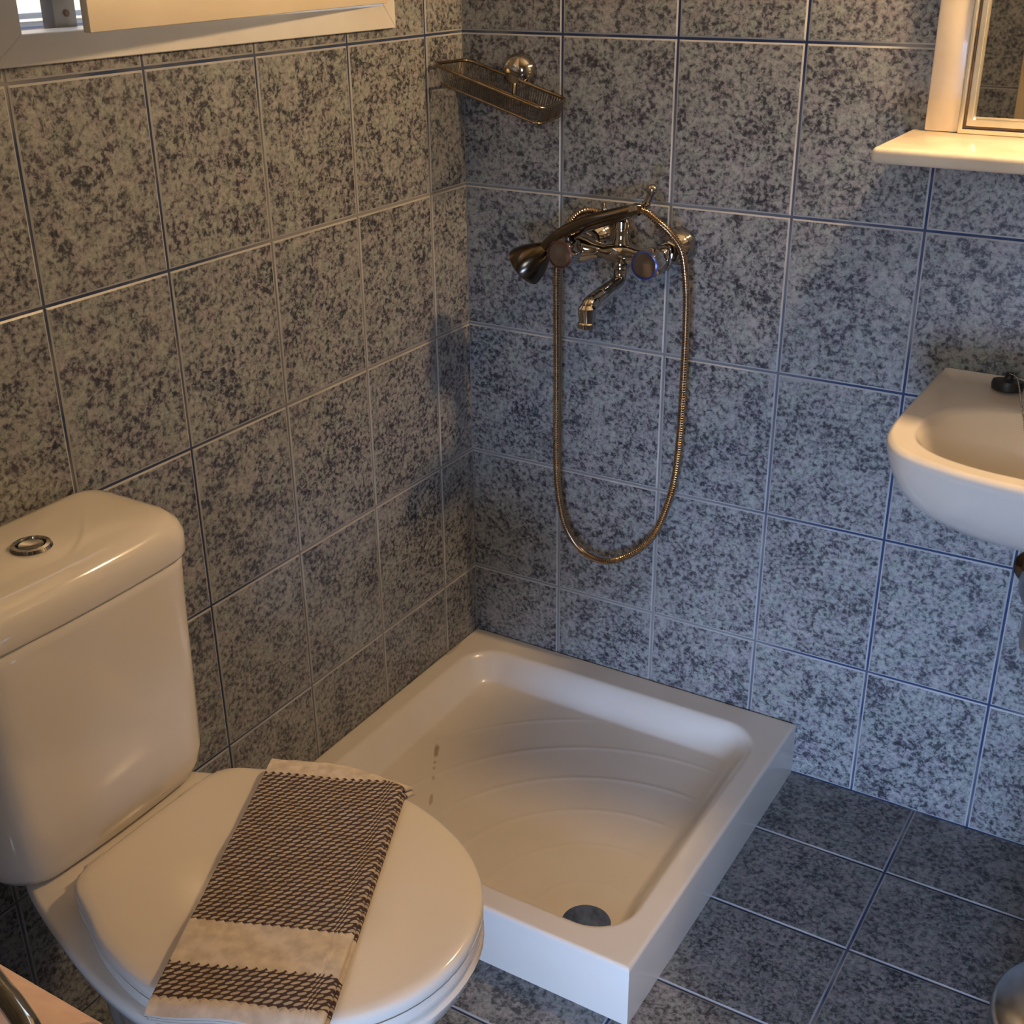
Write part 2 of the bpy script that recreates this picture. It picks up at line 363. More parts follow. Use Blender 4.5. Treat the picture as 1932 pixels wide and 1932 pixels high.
def lay(parent, us, vsn, frame, mats, hole=None):
    """us / vsn: joint positions; frame(u,v) -> Matrix placing the tile's local plane"""
    for i in range(len(us) - 1):
        for j in range(len(vsn) - 1):
            for poly in clip_poly((us[i], us[i + 1], vsn[j], vsn[j + 1]), hole):
                w_ = max(p[0] for p in poly) - min(p[0] for p in poly); h_ = max(p[1] for p in poly) - min(p[1] for p in poly)
                if w_ < .012 or h_ < .012: continue
                cu = (us[i] + us[i + 1]) / 2; cv = (vsn[j] + vsn[j + 1]) / 2
                me = tile_mesh([(p[0] - cu, p[1] - cv) for p in poly], mats)
                o = bpy.data.objects.new('tile', me); COL.objects.link(o); o.parent = parent
                o.matrix_local = frame(cu, cv)
def marks(a, step, lo, hi):
    out = [lo]; x = a
    while x - step > lo + 1e-4: x -= step
    while x < hi - .01:
        if x > lo + .01: out.append(x)
        x += step
    out.append(hi); return out
zs = marks(0, TH, 0, ZC)
TM = [M['tile'], M['tile_edge']]; FM = [M['floor_tile'], M['floor_edge']]
GD = .0018                                  # joint depth below the tile face
# back wall (y = 0, faces -y)
wb = box('wall_back', (-.14, XR + .1, GD, .12, -.1, ZC + .1), M['grout']); tag(wb, kind='structure')
MX = lambda X, Y, Z, o: Matrix(((X[0], Y[0], Z[0], o[0]), (X[1], Y[1], Z[1], o[1]), (X[2], Y[2], Z[2], o[2]), (0, 0, 0, 1)))
us = [-.004] + [.189 + .2 * i for i in range(7)] + [XR]
lay(wb, us, zs, lambda u, v: MX((1, 0, 0), (0, 0, 1), (0, -1, 0), (u, 0, v)), TM)
# left wall (x = 0, faces +x), with the window opening
WY0, WY1, WZ0, WZ1 = -.885, -.222, 1.292, 1.98
bm = bmesh.new()
T_ = .14
for b_ in ((-T_, -GD, YN - .1, WY0, -.1, ZC + .1), (-T_, -GD, WY1, GD, -.1, ZC + .1), (-T_, -GD, WY0, WY1, -.1, WZ0), (-T_, -GD, WY0, WY1, WZ1, ZC + .1)):
    add_box(bm, *b_)
wl = build('wall_left', bm, M['grout']); tag(wl, kind='structure')
uy = [-.0019] + [.1085 + .2 * i for i in range(9)] + [-YN]
uy = [-v for v in uy][::-1]
lay(wl, uy, zs, lambda u, v: MX((0, 1, 0), (0, 0, 1), (1, 0, 0), (0, u, v)), TM, hole=(WY0 - .02, WY1 + .02, WZ0 - .016, WZ1 + .016))
# right wall
wr = box('wall_right', (XR + GD, XR + .12, YN - .1, GD, -.1, ZC + .1), M['grout']); tag(wr, kind='structure')
lay(wr, marks(-.1, .2, YN, 0), zs, lambda u, v: MX((0, -1, 0), (0, 0, 1), (-1, 0, 0), (XR, u, v)), TM)
# front wall with doorway
DX0, DX1, DZ = .60, 1.42, 2.03
bm = bmesh.new()
for b_ in ((-GD, DX0, YN - .12, YN - GD, -.1, ZC + .1), (DX1, XR + GD, YN - .12, YN - GD, -.1, ZC + .1), (DX0, DX1, YN - .12, YN - GD, DZ, ZC + .1)): add_box(bm, *b_)
wf = build('wall_front', bm, M['grout']); tag(wf, kind='structure')
lay(wf, marks(0, .2, 0, DX0 - .03), zs, lambda u, v: MX((-1, 0, 0), (0, 0, 1), (0, 1, 0), (u, YN, v)), TM)
lay(wf, marks(DX1 + .03, .2, DX1 + .03, XR), zs, lambda u, v: MX((-1, 0, 0), (0, 0, 1), (0, 1, 0), (u, YN, v)), TM)
# door lining
bm = bmesh.new()
add_box(bm, DX0 - .05, DX0 + .012, YN - .13, YN + .012, 0, DZ + .05, .003)
add_box(bm, DX1 - .012, DX1 + .05, YN - .13, YN + .012, 0, DZ + .05, .003)
add_box(bm, DX0 - .05, DX1 + .05, YN - .13, YN + .012, DZ - .012, DZ + .05, .003)
tag(build('trim_1', bm, M['door_wood'], smooth=35), kind='structure')
# floor
fl = box('floor', (-.14, XR + .1, YN - .13, .1, -.1, -GD), M['grout']); tag(fl, kind='structure')
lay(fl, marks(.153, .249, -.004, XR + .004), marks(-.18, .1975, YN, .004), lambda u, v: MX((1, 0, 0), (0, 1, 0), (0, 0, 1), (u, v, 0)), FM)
ce = box('ceiling', (-.14, XR + .12, YN - .12, .12, ZC, ZC + .15), M['plaster']); tag(ce, kind='structure')

# plain unseen hall, added beyond the doorway to block the sky light
bm = bmesh.new()
for b_ in ((-.5, -.4, -4.3, YN - .12, -.1, ZC + .1), (2.0, 2.1, -4.3, YN - .12, -.1, ZC + .1), (-.5, 2.1, -4.4, -4.3, -.1, ZC + .1), (-.5, -.1, YN - .14, YN - .12, -.1, ZC + .1), (XR + .08, 2.1, YN - .14, YN - .12, -.1, ZC + .1)): add_box(bm, *b_)
tag(build('wall_hall_added', bm, M['plaster']), kind='structure')
tag(box('floor_hall_added', (-.5, 2.1, -4.4, YN - .131, -.1, -.003), M['ground']), kind='structure')
tag(box('ceiling_hall_added', (-.5, 2.1, -4.4, YN - .121, ZC, ZC + .1), M['plaster']), kind='structure')

# ------------------------------------------------------------ window in the left wall
win = empty('window_1', (0, (WY0 + WY1) / 2, WZ0), kind='structure')
def mitred(bm, outer, inner, x0, x1, bev=.003):
    """picture frame in the y-z plane; outer/inner = (y0,y1,z0,z1); one quad prism per side"""
    oy0, oy1, oz0, oz1 = outer; iy0, iy1, iz0, iz1 = inner
    for q in (((oy0, oz0), (oy1, oz0), (iy1, iz0), (iy0, iz0)), ((oy1, oz0), (oy1, oz1), (iy1, iz1), (iy1, iz0)),
              ((oy1, oz1), (oy0, oz1), (iy0, iz1), (iy1, iz1)), ((oy0, oz1), (oy0, oz0), (iy0, iz0), (iy0, iz1))):
        a = [bm.verts.new((x0, y, z)) for y, z in q]; b = [bm.verts.new((x1, y, z)) for y, z in q]
        fs = [bm.faces.new(a), bm.faces.new(b[::-1])] + [bm.faces.new((a[i], a[(i + 1) % 4], b[(i + 1) % 4], b[i])) for i in range(4)]
        bmesh.ops.bevel(bm, geom=[e for e in {e for f in fs for e in f.edges} if all(v in b for v in e.verts)], offset=bev * .35, segments=1, affect='EDGES')
bm = bmesh.new()
mitred(bm, (WY0 - .045, WY1 + .026, WZ0 - .030, WZ1 + .030), (WY0 + .003, WY1 - .003, WZ0 + .003, WZ1 - .003), -.045, .007)
build('window_frame', bm, M['frame_white'], win)
box('sill_track', (-.075, -.045, WY0, WY1, WZ0 - .01, WZ0 + .002), M['track'], win, .001)
box('outer_sill', (-.17, -.075, WY0, WY1, WZ0 - .03, WZ0 - .004), M['dark'], win, .001)  # sill given a near-black colour to stand for its shade
bm = bmesh.new(); add_box(bm, -.07, -.048, -.790, -.757, WZ0, WZ1, .002); add_box(bm, -.074, -.07, -.784, -.777, WZ0, WZ1, .001)
build('shutter_stile', bm, M['alu'], win, 35)
lathe('stile_screw', (-.048, -.772, WZ0 + .018), (1, 0, 0), [(.004, 0), (.004, .0015), (.003, .0025)], M['track'], win, 12)
# hinged sash standing ajar: hinge line at the right, free edge towards the room
sash = empty('window_sash', (.006, -.225, WZ0 + .006), kind=None)
sash.parent = win; sash.location = (.006, -.225 - (WY0 + WY1) / 2, .0065)
SW = .658; SH = .69
def sashbox(bm, u0, u1, n0, n1, z0, z1, bev=.0015):
    add_box(bm, n0, n1, -u1, -u0, z0, z1, bev)
bm = bmesh.new()
for q in ((0, SW, 0, .010, 0, .05), (0, SW, 0, .010, SH - .05, SH), (0, .05, 0, .010, .05, SH - .05), (SW - .05, SW, 0, .010, .05, SH - .05)): sashbox(bm, *q)
o = build('sash_rail', bm, M['sash_cream'], sash, 35, loc=(0, 0, 0))
bm = bmesh.new(); sashbox(bm, .045, SW - .045, .002, .0088, .045, SH - .045); build('sash_panel', bm, M['sash_cream'], sash, 35, loc=(0, 0, 0))
sash.rotation_euler = (0, 0, math.radians(8.0))

# what lies outside the window: a sunlit rendered wall and a white rail
ow = box('garden_wall', (-2.4, -2.2, -3.2, 2.0, -.3, 3.2), M['stone'], bev=.01); tag(ow, 'sunlit peach rendered wall seen through the window gap', 'wall')
rl = empty('railing', (-.5, -.5, 1.0), 'white horizontal double rail outside the window', 'railing')
box('top_rail', (-.52, -.48, -1.6, .8, 1.279, 1.288), M['white_bar'], rl, .002)
box('lower_rail', (-.515, -.485, -1.52, .8, 1.265, 1.2735), M['white_bar'], rl, .002)
box('rail_shade_sheet', (-.51, -.49, -1.6, .8, -.3, 1.262), M['dark'], rl, .002)  # dark sheet put in for the shade seen below the rails
gd = box('ground', (-2.2, -.5, -5, 3, -.35, -.2), M['ground']); tag(gd, kind='structure')

# ------------------------------------------------------------ shower tray
TX, TY, TZ = .679, -.676, .105
tray = empty('shower_tray', (.34, -.34, 0), 'square white enamel shower tray with curved ribs in the tiled corner', 'shower tray')
def tray_h(x, y):
    x0, x1, y0, y1, r = .036, .642, -.636, -.052, .075
    cx_, cy_ = (x0 + x1) / 2, (y0 + y1) / 2
    qx = abs(x - cx_) - (x1 - x0) / 2 + r; qy = abs(y - cy_) - (y1 - y0) / 2 + r
    d = math.hypot(max(qx, 0), max(qy, 0)) + min(max(qx, qy), 0) - r      # <0 inside
    if d >= 0: h = TZ
    else:
        wdt = .048 if y > -.5 else .048 - .016 * min(1, (-.5 - y) / .1)
        t = min(1, -d / wdt); s = t * t * (3 - 2 * t)
        dd = math.hypot(x - .557, y + .570)
        flo = .044 + .012 * min(1, dd / .6)
        h = TZ + (flo - TZ) * s
        if t >= 1:
            k = dd / .086; fr = abs(k - round(k)) * .086
            if 1 <= round(k) <= 6:
                ang = math.degrees(math.atan2(y + .570, x - .557)); lim = min(1, max(0, (-d - wdt) / .03))
                h += .0009 * math.exp(-(fr / .0036) ** 2) * lim
    e = min(x, TX - x, -y, y - TY)
    if e < .006: h -= .006 - math.sqrt(max(0, .006 ** 2 - (.006 - e) ** 2))
    return h
NX = 230
def spaced(a, b, n):
    L_ = [a, a + .0006 * (1 if b > a else -1), a + .002 * (1 if b > a else -1), a + .004 * (1 if b > a else -1)]
    R_ = [b - .004 * (1 if b > a else -1), b - .002 * (1 if b > a else -1), b - .0006 * (1 if b > a else -1), b]
    s, e = a + (.006 if b > a else -.006), b - (.006 if b > a else -.006)
    return L_ + [s + (e - s) * i / n for i in range(n + 1)] + R_
xs, ys = spaced(0.0008, TX, NX), spaced(-.0008, TY, NX)
verts = [(x, y, tray_h(x, y)) for y in ys for x in xs]; W_ = len(xs); H_ = len(ys); faces = []
for j in range(H_ - 1):
    for i in range(W_ - 1):
        a = j * W_ + i; cxm = (xs[i] + xs[i + 1]) / 2; cym = (ys[j] + ys[j + 1]) / 2
        if math.hypot(cxm - .557, cym + .570) < .034: continue
        faces.append((a, a + W_, a + W_ + 1, a + 1))
me = bpy.data.meshes.new('basin'); me.from_pydata(verts, [], faces)
bm = bmesh.new(); bm.from_mesh(me)
# outer skirt
loop = [j * 0 + i for i in range(W_)] + [(j + 1) * W_ - 1 for j in range(1, H_)] + [(H_ - 1) * W_ + i for i in range(W_ - 2, -1, -1)] + [j * W_ for j in range(H_ - 2, 0, -1)]
bm.verts.ensure_lookup_table(); low = []
for c in [bm.verts[k].co.copy() for k in loop]:
    low.append(bm.verts.new((c.x, c.y, 0.0)))
bm.verts.ensure_lookup_table()
for a in range(len(loop)):
    b_ = (a + 1) % len(loop); bm.faces.new((bm.verts[loop[a]], bm.verts[loop[b_]], low[b_], low[a]))
build('basin', bm, M['tray'], tray, 40)
DR = (.557, -.570)
lathe('drain_bowl', (*DR, .0415), (0, 0, 1), [(.037, .004), (.035, .0035), (.033, -.004), (.030, -.012), (.001, -.013)], M['chrome'], tray, 40)
dr = lathe('drain_grate', (*DR, .038), (0, 0, 1), [(.031, .0), (.031, .003), (.027, .0045), (.006, .0055), (.001, .0055)], M['drain_dark'], tray, 40)
bm = bmesh.new()
for ring, cnt in ((.012, 8), (.022, 14)):
    for k in range(cnt):
        a = 2 * PI * k / cnt; add_lathe(bm, (DR[0] + ring * math.cos(a), DR[1] + ring * math.sin(a), .0428), (0, 0, 1), [(.0022, -.001), (.0022, .0008)], 8)
o = build('drain_hole', bm, M['dark'], tray)
o['kind'] = 'stuff'
# ------------------------------------------------------------ toilet
TYC = -1.052
toi = empty('toilet', (.3, TYC, 0), 'white close-coupled toilet with closed lid against the window wall', 'toilet')
def plan(half):
    """half outline (x, halfwidth) front-tip last -> closed smooth ring of 96 points"""
    left = [(x, hw, 0) for x, hw in half]; right = [(x, -hw, 0) for x, hw in half[::-1]]
    pts = left + [p for p in right if abs(p[1]) > 1e-6 or True]
    clean = []
    for p in pts:
        if not clean or (Vector(p) - Vector(clean[-1])).length > 1e-5: clean.append(p)
    if (Vector(clean[0]) - Vector(clean[-1])).length < 1e-5: clean.pop()
    return resample(catmull(clean, 10, True), 96)
LID = plan([(.000, .0), (.001, .06), (.003, .105), (.018, .128), (.055, .146), (.115, .174), (.19, .190), (.26, .186), (.33, .164), (.39, .125), (.43, .068), (.444, .0)])
def rings_of(out, lst, cxy, off):
    R_ = []
    for s, z in lst:
        R_.append([Vector((cxy[0] + (p.x - cxy[0]) * s + off[0], p.y * s + off[1], z)) for p in out])
    return R_
LX, LZ = .213, .436
bm = bmesh.new()
add_loft(bm, rings_of(LID, [(.6, LZ - .017), (.975, LZ - .017), (.992, LZ - .0165), (1.0, LZ - .013), (1.0, LZ - .006), (.992, LZ - .0015), (.975, LZ + .0008), (.93, LZ + .002), (.8, LZ + .0035), (.5, LZ + .0055), (.2, LZ + .006)], (.22, 0), (LX, TYC)))
build('lid', bm, M['plastic_lid'], toi, 50)
bm = bmesh.new()
add_loft(bm, rings_of(LID, [(.62, LZ - .036), (.985, LZ - .036), (.996, LZ - .033), (.998, LZ - .026), (.988, LZ - .0195), (.62, LZ - .0195)], (.22, 0), (LX, TYC)), closed=True)
build('seat', bm, M['plastic_lid'], toi, 50)
for s in (-1, 1):
    bm = bmesh.new(); add_lathe(bm, (LX - .005, TYC + s * .075 - .016, LZ - .018), (0, 1, 0), [(.006, 0), (.008, .002), (.008, .030), (.006, .032)], 16); build('hinge', bm, M['plastic_lid'], toi, 40)
# bowl: rings at several heights
BOWL = [(0, .0), (.0, .06), (.004, .084), (.02, .092), (.07, .098), (.115, .118), (.15, .136), (.22, .162), (.30, .186), (.375, .197), (.45, .192), (.53, .166), (.59, .126), (.632, .068), (.645, .0)]
def bring(z, sy, xa, xb):
    out = plan([(xa + x / .645 * (xb - xa), h * sy) for x, h in BOWL]); return [Vector((p.x, p.y + TYC, z)) for p in out]
bm = bmesh.new()
add_loft(bm, [bring(0, .60, .14, .50), bring(.02, .60, .14, .50), bring(.06, .56, .145, .485), bring(.14, .56, .13, .49), bring(.22, .62, .10, .525), bring(.29, .74, .06, .575),
              bring(.34, .87, .030, .625), bring(.37, .965, .014, .650), bring(.39, .995, .008, .657), bring(.3965, .985, .012, .653), bring(.399, .955, .02, .643), bring(.399, .6, .06, .5)])
build('bowl', bm, M['ceramic'], toi, 50)
# cistern
def rrect(x0, x1, hw, rf, rb, bow, z, n=96):
    pts = []
    cs = [(x1 - rf, hw - rf, rf, 90, 0), (x1 - rf, -(hw - rf), rf, 0, -90), (x0 + rb, -(hw - rb), rb, -90, -180), (x0 + rb, hw - rb, rb, 180, 90)]
    for cx_, cy_, r, a0, a1 in cs:
        for k in range(9):
            a = math.radians(a0 + (a1 - a0) * k / 8); pts.append(Vector((cx_ + r * math.cos(a), cy_ + r * math.sin(a), z)))
    # bow the front face
    out = []
    for p in resample(pts, n):
        f = max(0, (p.x - x0) / (x1 - x0)); out.append(Vector((p.x + bow * f * (1 - (p.y / hw) ** 2), p.y + TYC, p.z)))
    return out
CZ = .712
bm = bmesh.new()
prof = [(.401, -.050, -.03), (.4015, -.030, -.010), (.407, -.014, -.004), (.420, -.005, -.002), (.44, .0, 0), (.55, .003, .001), (.66, .006, .002), (CZ - .014, .008, .003), (CZ - .004, .008, .003), (CZ - .001, .005, .001)]
add_loft(bm, [rrect(.012, .170 + f * 1.0, .160 + w_, .045, .02, .008, z) for z, w_, f in prof])
build('cistern', bm, M['ceramic'], toi, 50)
bm = bmesh.new()
prof = [(CZ, .002, -.002), (CZ + .002, .009, .005), (CZ + .005, .010, .006), (CZ + .028, .010, .006), (CZ + .040, .006, .002), (CZ + .049, -.003, -.006), (CZ + .054, -.014, -.018), (CZ + .057, -.03, -.034), (CZ + .0585, -.06, -.055)]
add_loft(bm, [rrect(.010 + max(0, -w_) * .3, .170 + f, .164 + w_, min(.045, .045 + w_ * .2), .02 + max(0, w_), .008, z) for z, w_, f in prof])
cl = build('cistern_lid', bm, M['ceramic'], toi, 60)
bx_, by_ = .098, -1.056
lathe('button_ring', (bx_, by_, CZ + .054), (0, 0, 1), [(.0225, 0), (.0235, .005), (.0215, .0085), (.017, .009), (.0155, .006), (.0155, .002)], M['chrome'], cl, 40)
lathe('flush_button', (bx_, by_, CZ + .054), (0, 0, 1), [(.0148, .001), (.0148, .006), (.0138, .0075), (.009, .0068), (.001, .0062)], M['chrome'], cl, 40)

# ------------------------------------------------------------ folded towel on the toilet lid
def lid_z(x, y):
    # height of the surface carrying the cloth
    px, py = x - LX, y - TYC
    best = 9
    # inside test by radial comparison with the lid outline
    a = math.atan2(py, px - .22); r = math.hypot(px - .22, py)
    rl_ = min(LIDR, key=lambda q: abs((q[0] - a + PI) % (2 * PI) - PI))[1]
    s = r / rl_
    if s < .93 or y < TYC - .03: return LZ + .003
    if s < 1.0: return LZ + .003 - .010 * ((s - .93) / .07) ** 2
    return LZ - .007 - (.7 if y > TYC else .12) * (r - rl_)
LIDR = [(math.atan2(p.y, p.x - .22), math.hypot(p.x - .22, p.y)) for p in LID]
TD = Vector((.4, -.9165)); TWd = Vector((.9165, .4)); T0 = Vector((.2827, -.9005))   # top-left corner, along, across
TLEN, TWID = .412, .175
tw = bmesh.new(); uvl = tw.loops.layers.uv.new('UVMap')
# cross-section path: cloth folded in four across its width; (across, height, developed u)
sec = []
lay_h = .0036
def addp(u, h): sec.append((u, h))
nseg = 18
heights = [0.0016, .0060, .0104, .0148]
order = [(.020, TWID - .002), (TWID - .001, .003), (.002, TWID - .004), (TWID - .004, 0.0)]
ring_out, ring_in = [], []
t_half = .0019
path = []
for k, (a_, b_) in enumerate(order):
    for i in range(nseg + 1):
        path.append((a_ + (b_ - a_) * i / nseg, heights[k]))
    if k < 3:
        s = 1 if b_ > a_ else -1; r = (heights[k + 1] - heights[k]) / 2
        for i in range(1, 6):
            an = -PI / 2 + PI * i / 6; path.append((b_ + s * r * math.cos(an), heights[k] + r + r * math.sin(an)))
nP = len(path)
def offset(path, d):
    out = []
    for i, (u, h) in enumerate(path):
        a_ = path[max(0, i - 1)]; b_ = path[min(nP - 1, i + 1)]
        tx, ty = b_[0] - a_[0], b_[1] - a_[1]; l = math.hypot(tx, ty) or 1
        out.append((u - ty / l * d, h + tx / l * d))
    return out
sect = offset(path, t_half) + offset(path, -t_half)[::-1]
NL = 90; rows = []
for j in range(NL + 1):
    v = TLEN * j / NL; row = []
    ed = min(v, TLEN - v)
    for (u, h) in sect:
        p = T0 + TD * (v + .0015 * math.sin(u * 60) * (1 if ed < .02 else 0)) + TWd * u
        wob = .0006 * math.sin(v * 45 + u * 30) + .0005 * math.sin(v * 90 - u * 55)
        hh = h * (1 - .25 * max(0, 1 - ed / .012)) + wob * (h / .015)
        row.append(tw.verts.new((p.x, p.y, lid_z(p.x, p.y) + .0036 + hh)))
    rows.append(row)
nS = len(sect)
def setuv(f, uvs):
    for l, q in zip(f.loops, uvs): l[uvl].uv = q
uo = []
for (u, h) in sect: uo.append(u + (h * .8 if u > TWID * .9 else 0))
for j in range(NL):
    for i in range(nS):
        k = (i + 1) % nS
        f = tw.faces.new((rows[j][i], rows[j][k], rows[j + 1][k], rows[j + 1][i]))
        v0, v1 = TLEN * j / NL, TLEN * (j + 1) / NL
        setuv(f, ((uo[i], v0), (uo[k], v0), (uo[k], v1), (uo[i], v1)))
for row, v in ((rows[0], 0), (rows[-1], TLEN)):
    for i in range(nP - 1):
        f = tw.faces.new((row[i], row[i + 1], row[nS - 2 - i], row[nS - 1 - i])); setuv(f, [(0.1, v)] * 4)
bmesh.ops.recalc_face_normals(tw, faces=tw.faces)
me = bpy.data.meshes.new('folded_towel'); tw.to_mesh(me); tw.free(); me.polygons.foreach_set('use_smooth', [True] * len(me.polygons)); me.set_sharp_from_angle(angle=math.radians(50))
tag(link('folded_towel', me, M['towel']), 'folded hand towel with brown and cream woven bands lying on the toilet lid', 'towel')

# ------------------------------------------------------------ wash basin
SXC = 1.06
sk = empty('wash_basin', (SXC, 0, .6), 'small white ceramic wash basin on the wall beneath the marble shelf', 'sink')
half = [(.222, 0), (.2225, -.05), (.223, -.12), (.2235, -.2), (.222, -.262), (.213, -.312), (.186, -.354), (.135, -.380), (.07, -.396), (0, -.401)]
lft = [(SXC - a, b, 0) for a, b in half]; rgt = [(SXC + a, b, 0) for a, b in half[::-1][1:]]
front = catmull(lft + rgt, 10)
NF = 100; NB = 28
front = resample(front, NF, closed=False)
back = [Vector((SXC + .222 - .444 * i / (NB + 1), 0, 0)) for i in range(1, NB + 1)]
OUT = front + back
def sring(s, z, sy=None, yoff=0):
    sy = s if sy is None else sy
    return [Vector((SXC + (p.x - SXC) * s, min(-.001, p.y * sy + yoff), z)) for p in OUT]
RZ = .793
CC = Vector((SXC, -.243)); CA, CB = .188, .122
CAV = []
for p in OUT:
    d = Vector((p.x - CC.x, p.y - CC.y)); a = math.atan2(d.y / CB, d.x / CA)
    c, s = math.cos(a), math.sin(a); e = 2 / 2.6
    CAV.append(Vector((CC.x + CA * math.copysign(abs(c) ** e, c), CC.y + CB * math.copysign(abs(s) ** e, s), 0)))
rings = [sring(.26, .648, .40), sring(.45, .654, .58), sring(.62, .666, .72), sring(.77, .685, .83), sring(.875, .708, .90), sring(.945, .734, .95), sring(.982, .760, .98), sring(.999, .780, .997), sring(1.0, RZ - .006), sring(.995, RZ - .001, .995), sring(.98, RZ + .002, .982)]
def mixr(t, z, cs=1.0):
    a = sring(.98, z, .982); out = []
    for p, q in zip(a, CAV):
        c = Vector((CC.x + (q.x - CC.x) * cs, CC.y + (q.y - CC.y) * cs, z)); r = p.lerp(c, t)
        if p.y > -.004: r.z += .010 * max(0, 1 - t * 7) if t > 0 else 0
        out.append(Vector((r.x, r.y, r.z)))
    return out
for t in (.05, .12, .3, .55, .8, .93): rings.append(mixr(t, RZ + .0025 - .0015 * t))
for cs, z in ((1.0, RZ - .001), (.975, RZ - .006), (.955, RZ - .014), (.93, RZ - .03), (.88, RZ - .055), (.78, RZ - .082), (.6, RZ - .100), (.35, RZ - .110), (.12, RZ - .114)): rings.append(mixr(1, z, cs))
bm = bmesh.new(); add_loft(bm, rings); build('basin', bm, M['ceramic'], sk, 60)
lathe('waste_ring', (CC.x, CC.y, RZ - .1135), (0, 0, 1), [(.024, 0), (.023, .003), (.018, .0035), (.015, -.001), (.001, -.002)], M['chrome'], sk, 32)
# tap on the rear ledge (outside the picture to the right)
tp = empty('basin_tap', (SXC + .02, -.05, RZ), 'chrome pillar tap on the rear ledge of the wash basin', 'tap')
lathe('tap_body', (SXC + .02, -.05, RZ + .001), (0, 0, 1), [(.024, 0), (.024, .006), (.018, .012), (.017, .055), (.013, .062)], M['chrome'], tp)
tube('tap_spout', catmull([(SXC + .02, -.06, RZ + .035), (SXC + .02, -.10, RZ + .048), (SXC + .02, -.14, RZ + .045), (SXC + .02, -.155, RZ + .025)], 6), .009, M['chrome'], tp)
lathe('tap_handle', (SXC + .02, -.05, RZ + .063), (0, 0, 1), [(.010, 0), (.021, .004), (.022, .018), (.018, .026), (.005, .028)], M['chrome'], tp)
# plug and chain
pg = empty('basin_plug', (.943, -.052, RZ), 'black rubber plug resting on the rear ledge of the wash basin', 'plug')
lathe('plug_disc', (.943, -.050, RZ + .0025), (0, .12, 1), [(.018, 0), (.0215, .002), (.0225, .010), (.021, .0145), (.008, .0155), (.0065, .017), (.0055, .0215), (.0065, .024), (.004, .0265)], M['rubber'], pg, 32)
bm = bmesh.new()
cpts = resample(catmull([(.944, -.052, RZ + .028), (.955, -.060, RZ + .026), (.966, -.085, RZ + .013), (.973, -.11, RZ + .007), (.984, -.14, RZ - .006), (1.00, -.165, RZ - .045), (1.02, -.18, RZ - .078)], 12), 60, closed=False)
for p in cpts: bmesh.ops.create_icosphere(bm, subdivisions=1, radius=.0015, matrix=Matrix.Translation(p))
o = build('bead_chain', bm, M['chrome'], pg, 60)
# waste trap
tr = empty('waste_trap', (SXC, -.12, .5), 'chrome waste trap below the wash basin with its pipe entering the wall', 'drain pipe')
lathe('wall_rosette', (1.018, -.0005, .508), (0, -1, 0), [(.030, 0), (.030, .003), (.024, .010), (.016, .014)], M['dark_chrome'], tr)
tube('outlet_pipe', catmull([(1.018, -.012, .508), (1.022, -.07, .508), (1.045, -.13, .505)], 8), .0145, M['steel'], tr, 16)
lathe('trap_cup', (SXC, -.155, .455), (0, 0, 1), [(.018, 0), (.028, .004), (.030, .02), (.030, .075), (.020, .085), (.016, .092), (.016, .194)], M['steel'], tr)

# ------------------------------------------------------------ marble shelf, marble surround and mirror
sh = box('marble_shelf', (.752, 1.372, -.196, -.0006, 1.116, 1.137), M['marble'], bev=.0075, seg=4); tag(sh, 'cream marble shelf below the mirror with a rounded front edge', 'shelf')
mp_ = empty('marble_surround', (SXC, 0, 1.138), 'cream marble surround standing on the shelf around the mirror', 'panel')
MZ = 1.60
for nm, q in (('marble_strip', (.774, .8195, -.019, -.0006, 1.1372, MZ)), ('marble_strip', (SXC * 2 - .8195, SXC * 2 - .774, -.019, -.0006, 1.1372, MZ)), ('marble_strip', (.8197, SXC * 2 - .8197, -.019, -.0006, MZ - .046, MZ))):
    box(nm, q, M['marble'], mp_, .003)
mi = empty('mirror', (SXC, -.01, 1.138), 'rectangular wall mirror in a thin stepped gilt and white frame', 'mirror')
fx0, fx1, fz0, fz1 = .8200, 2 * SXC - .8200, 1.1375, MZ - .0465
def xz_frame(bm, w0, w1, y0, y1):
    q0 = (fx0 + w0, fx1 - w0, fz0 + w0, fz1 - w0); q1 = (fx0 + w1, fx1 - w1, fz0 + w1, fz1 - w1)
    for k in range(4):
        C0 = [(q0[0], q0[2]), (q0[1], q0[2]), (q0[1], q0[3]), (q0[0], q0[3])]; C1 = [(q1[0], q1[2]), (q1[1], q1[2]), (q1[1], q1[3]), (q1[0], q1[3])]
        a, b, c, d = C0[k], C0[(k + 1) % 4], C1[(k + 1) % 4], C1[k]
        A = [bm.verts.new((p[0], y0, p[1])) for p in (a, b, c, d)]; B = [bm.verts.new((p[0], y1, p[1])) for p in (a, b, c, d)]
        fs = [bm.faces.new(A), bm.faces.new(B[::-1])] + [bm.faces.new((A[i], A[(i + 1) % 4], B[(i + 1) % 4], B[i])) for i in range(4)]
        es = [e for e in {e for f in fs for e in f.edges} if (all(v in (B[0], B[1]) for v in e.verts) or all(v in (B[2], B[3]) for v in e.verts))]
        bmesh.ops.bevel(bm, geom=es, offset=.0012, segments=2, affect='EDGES')
bm = bmesh.new(); xz_frame(bm, 0, .0055, -.001, -.024); build('outer_frame', bm, M['gilt'], mi, 35)
bm = bmesh.new(); xz_frame(bm, .0058, .0095, -.001, -.018); build('frame_groove', bm, M['track'], mi, 35)
bm = bmesh.new(); xz_frame(bm, .0098, .0180, -.001, -.021); build('inner_frame', bm, M['gilt'], mi, 35)
box('mirror_glass', (fx0 + .017, fx1 - .017, -.012, -.006, fz0 + .017, fz1 - .017), M['mirror'], mi)
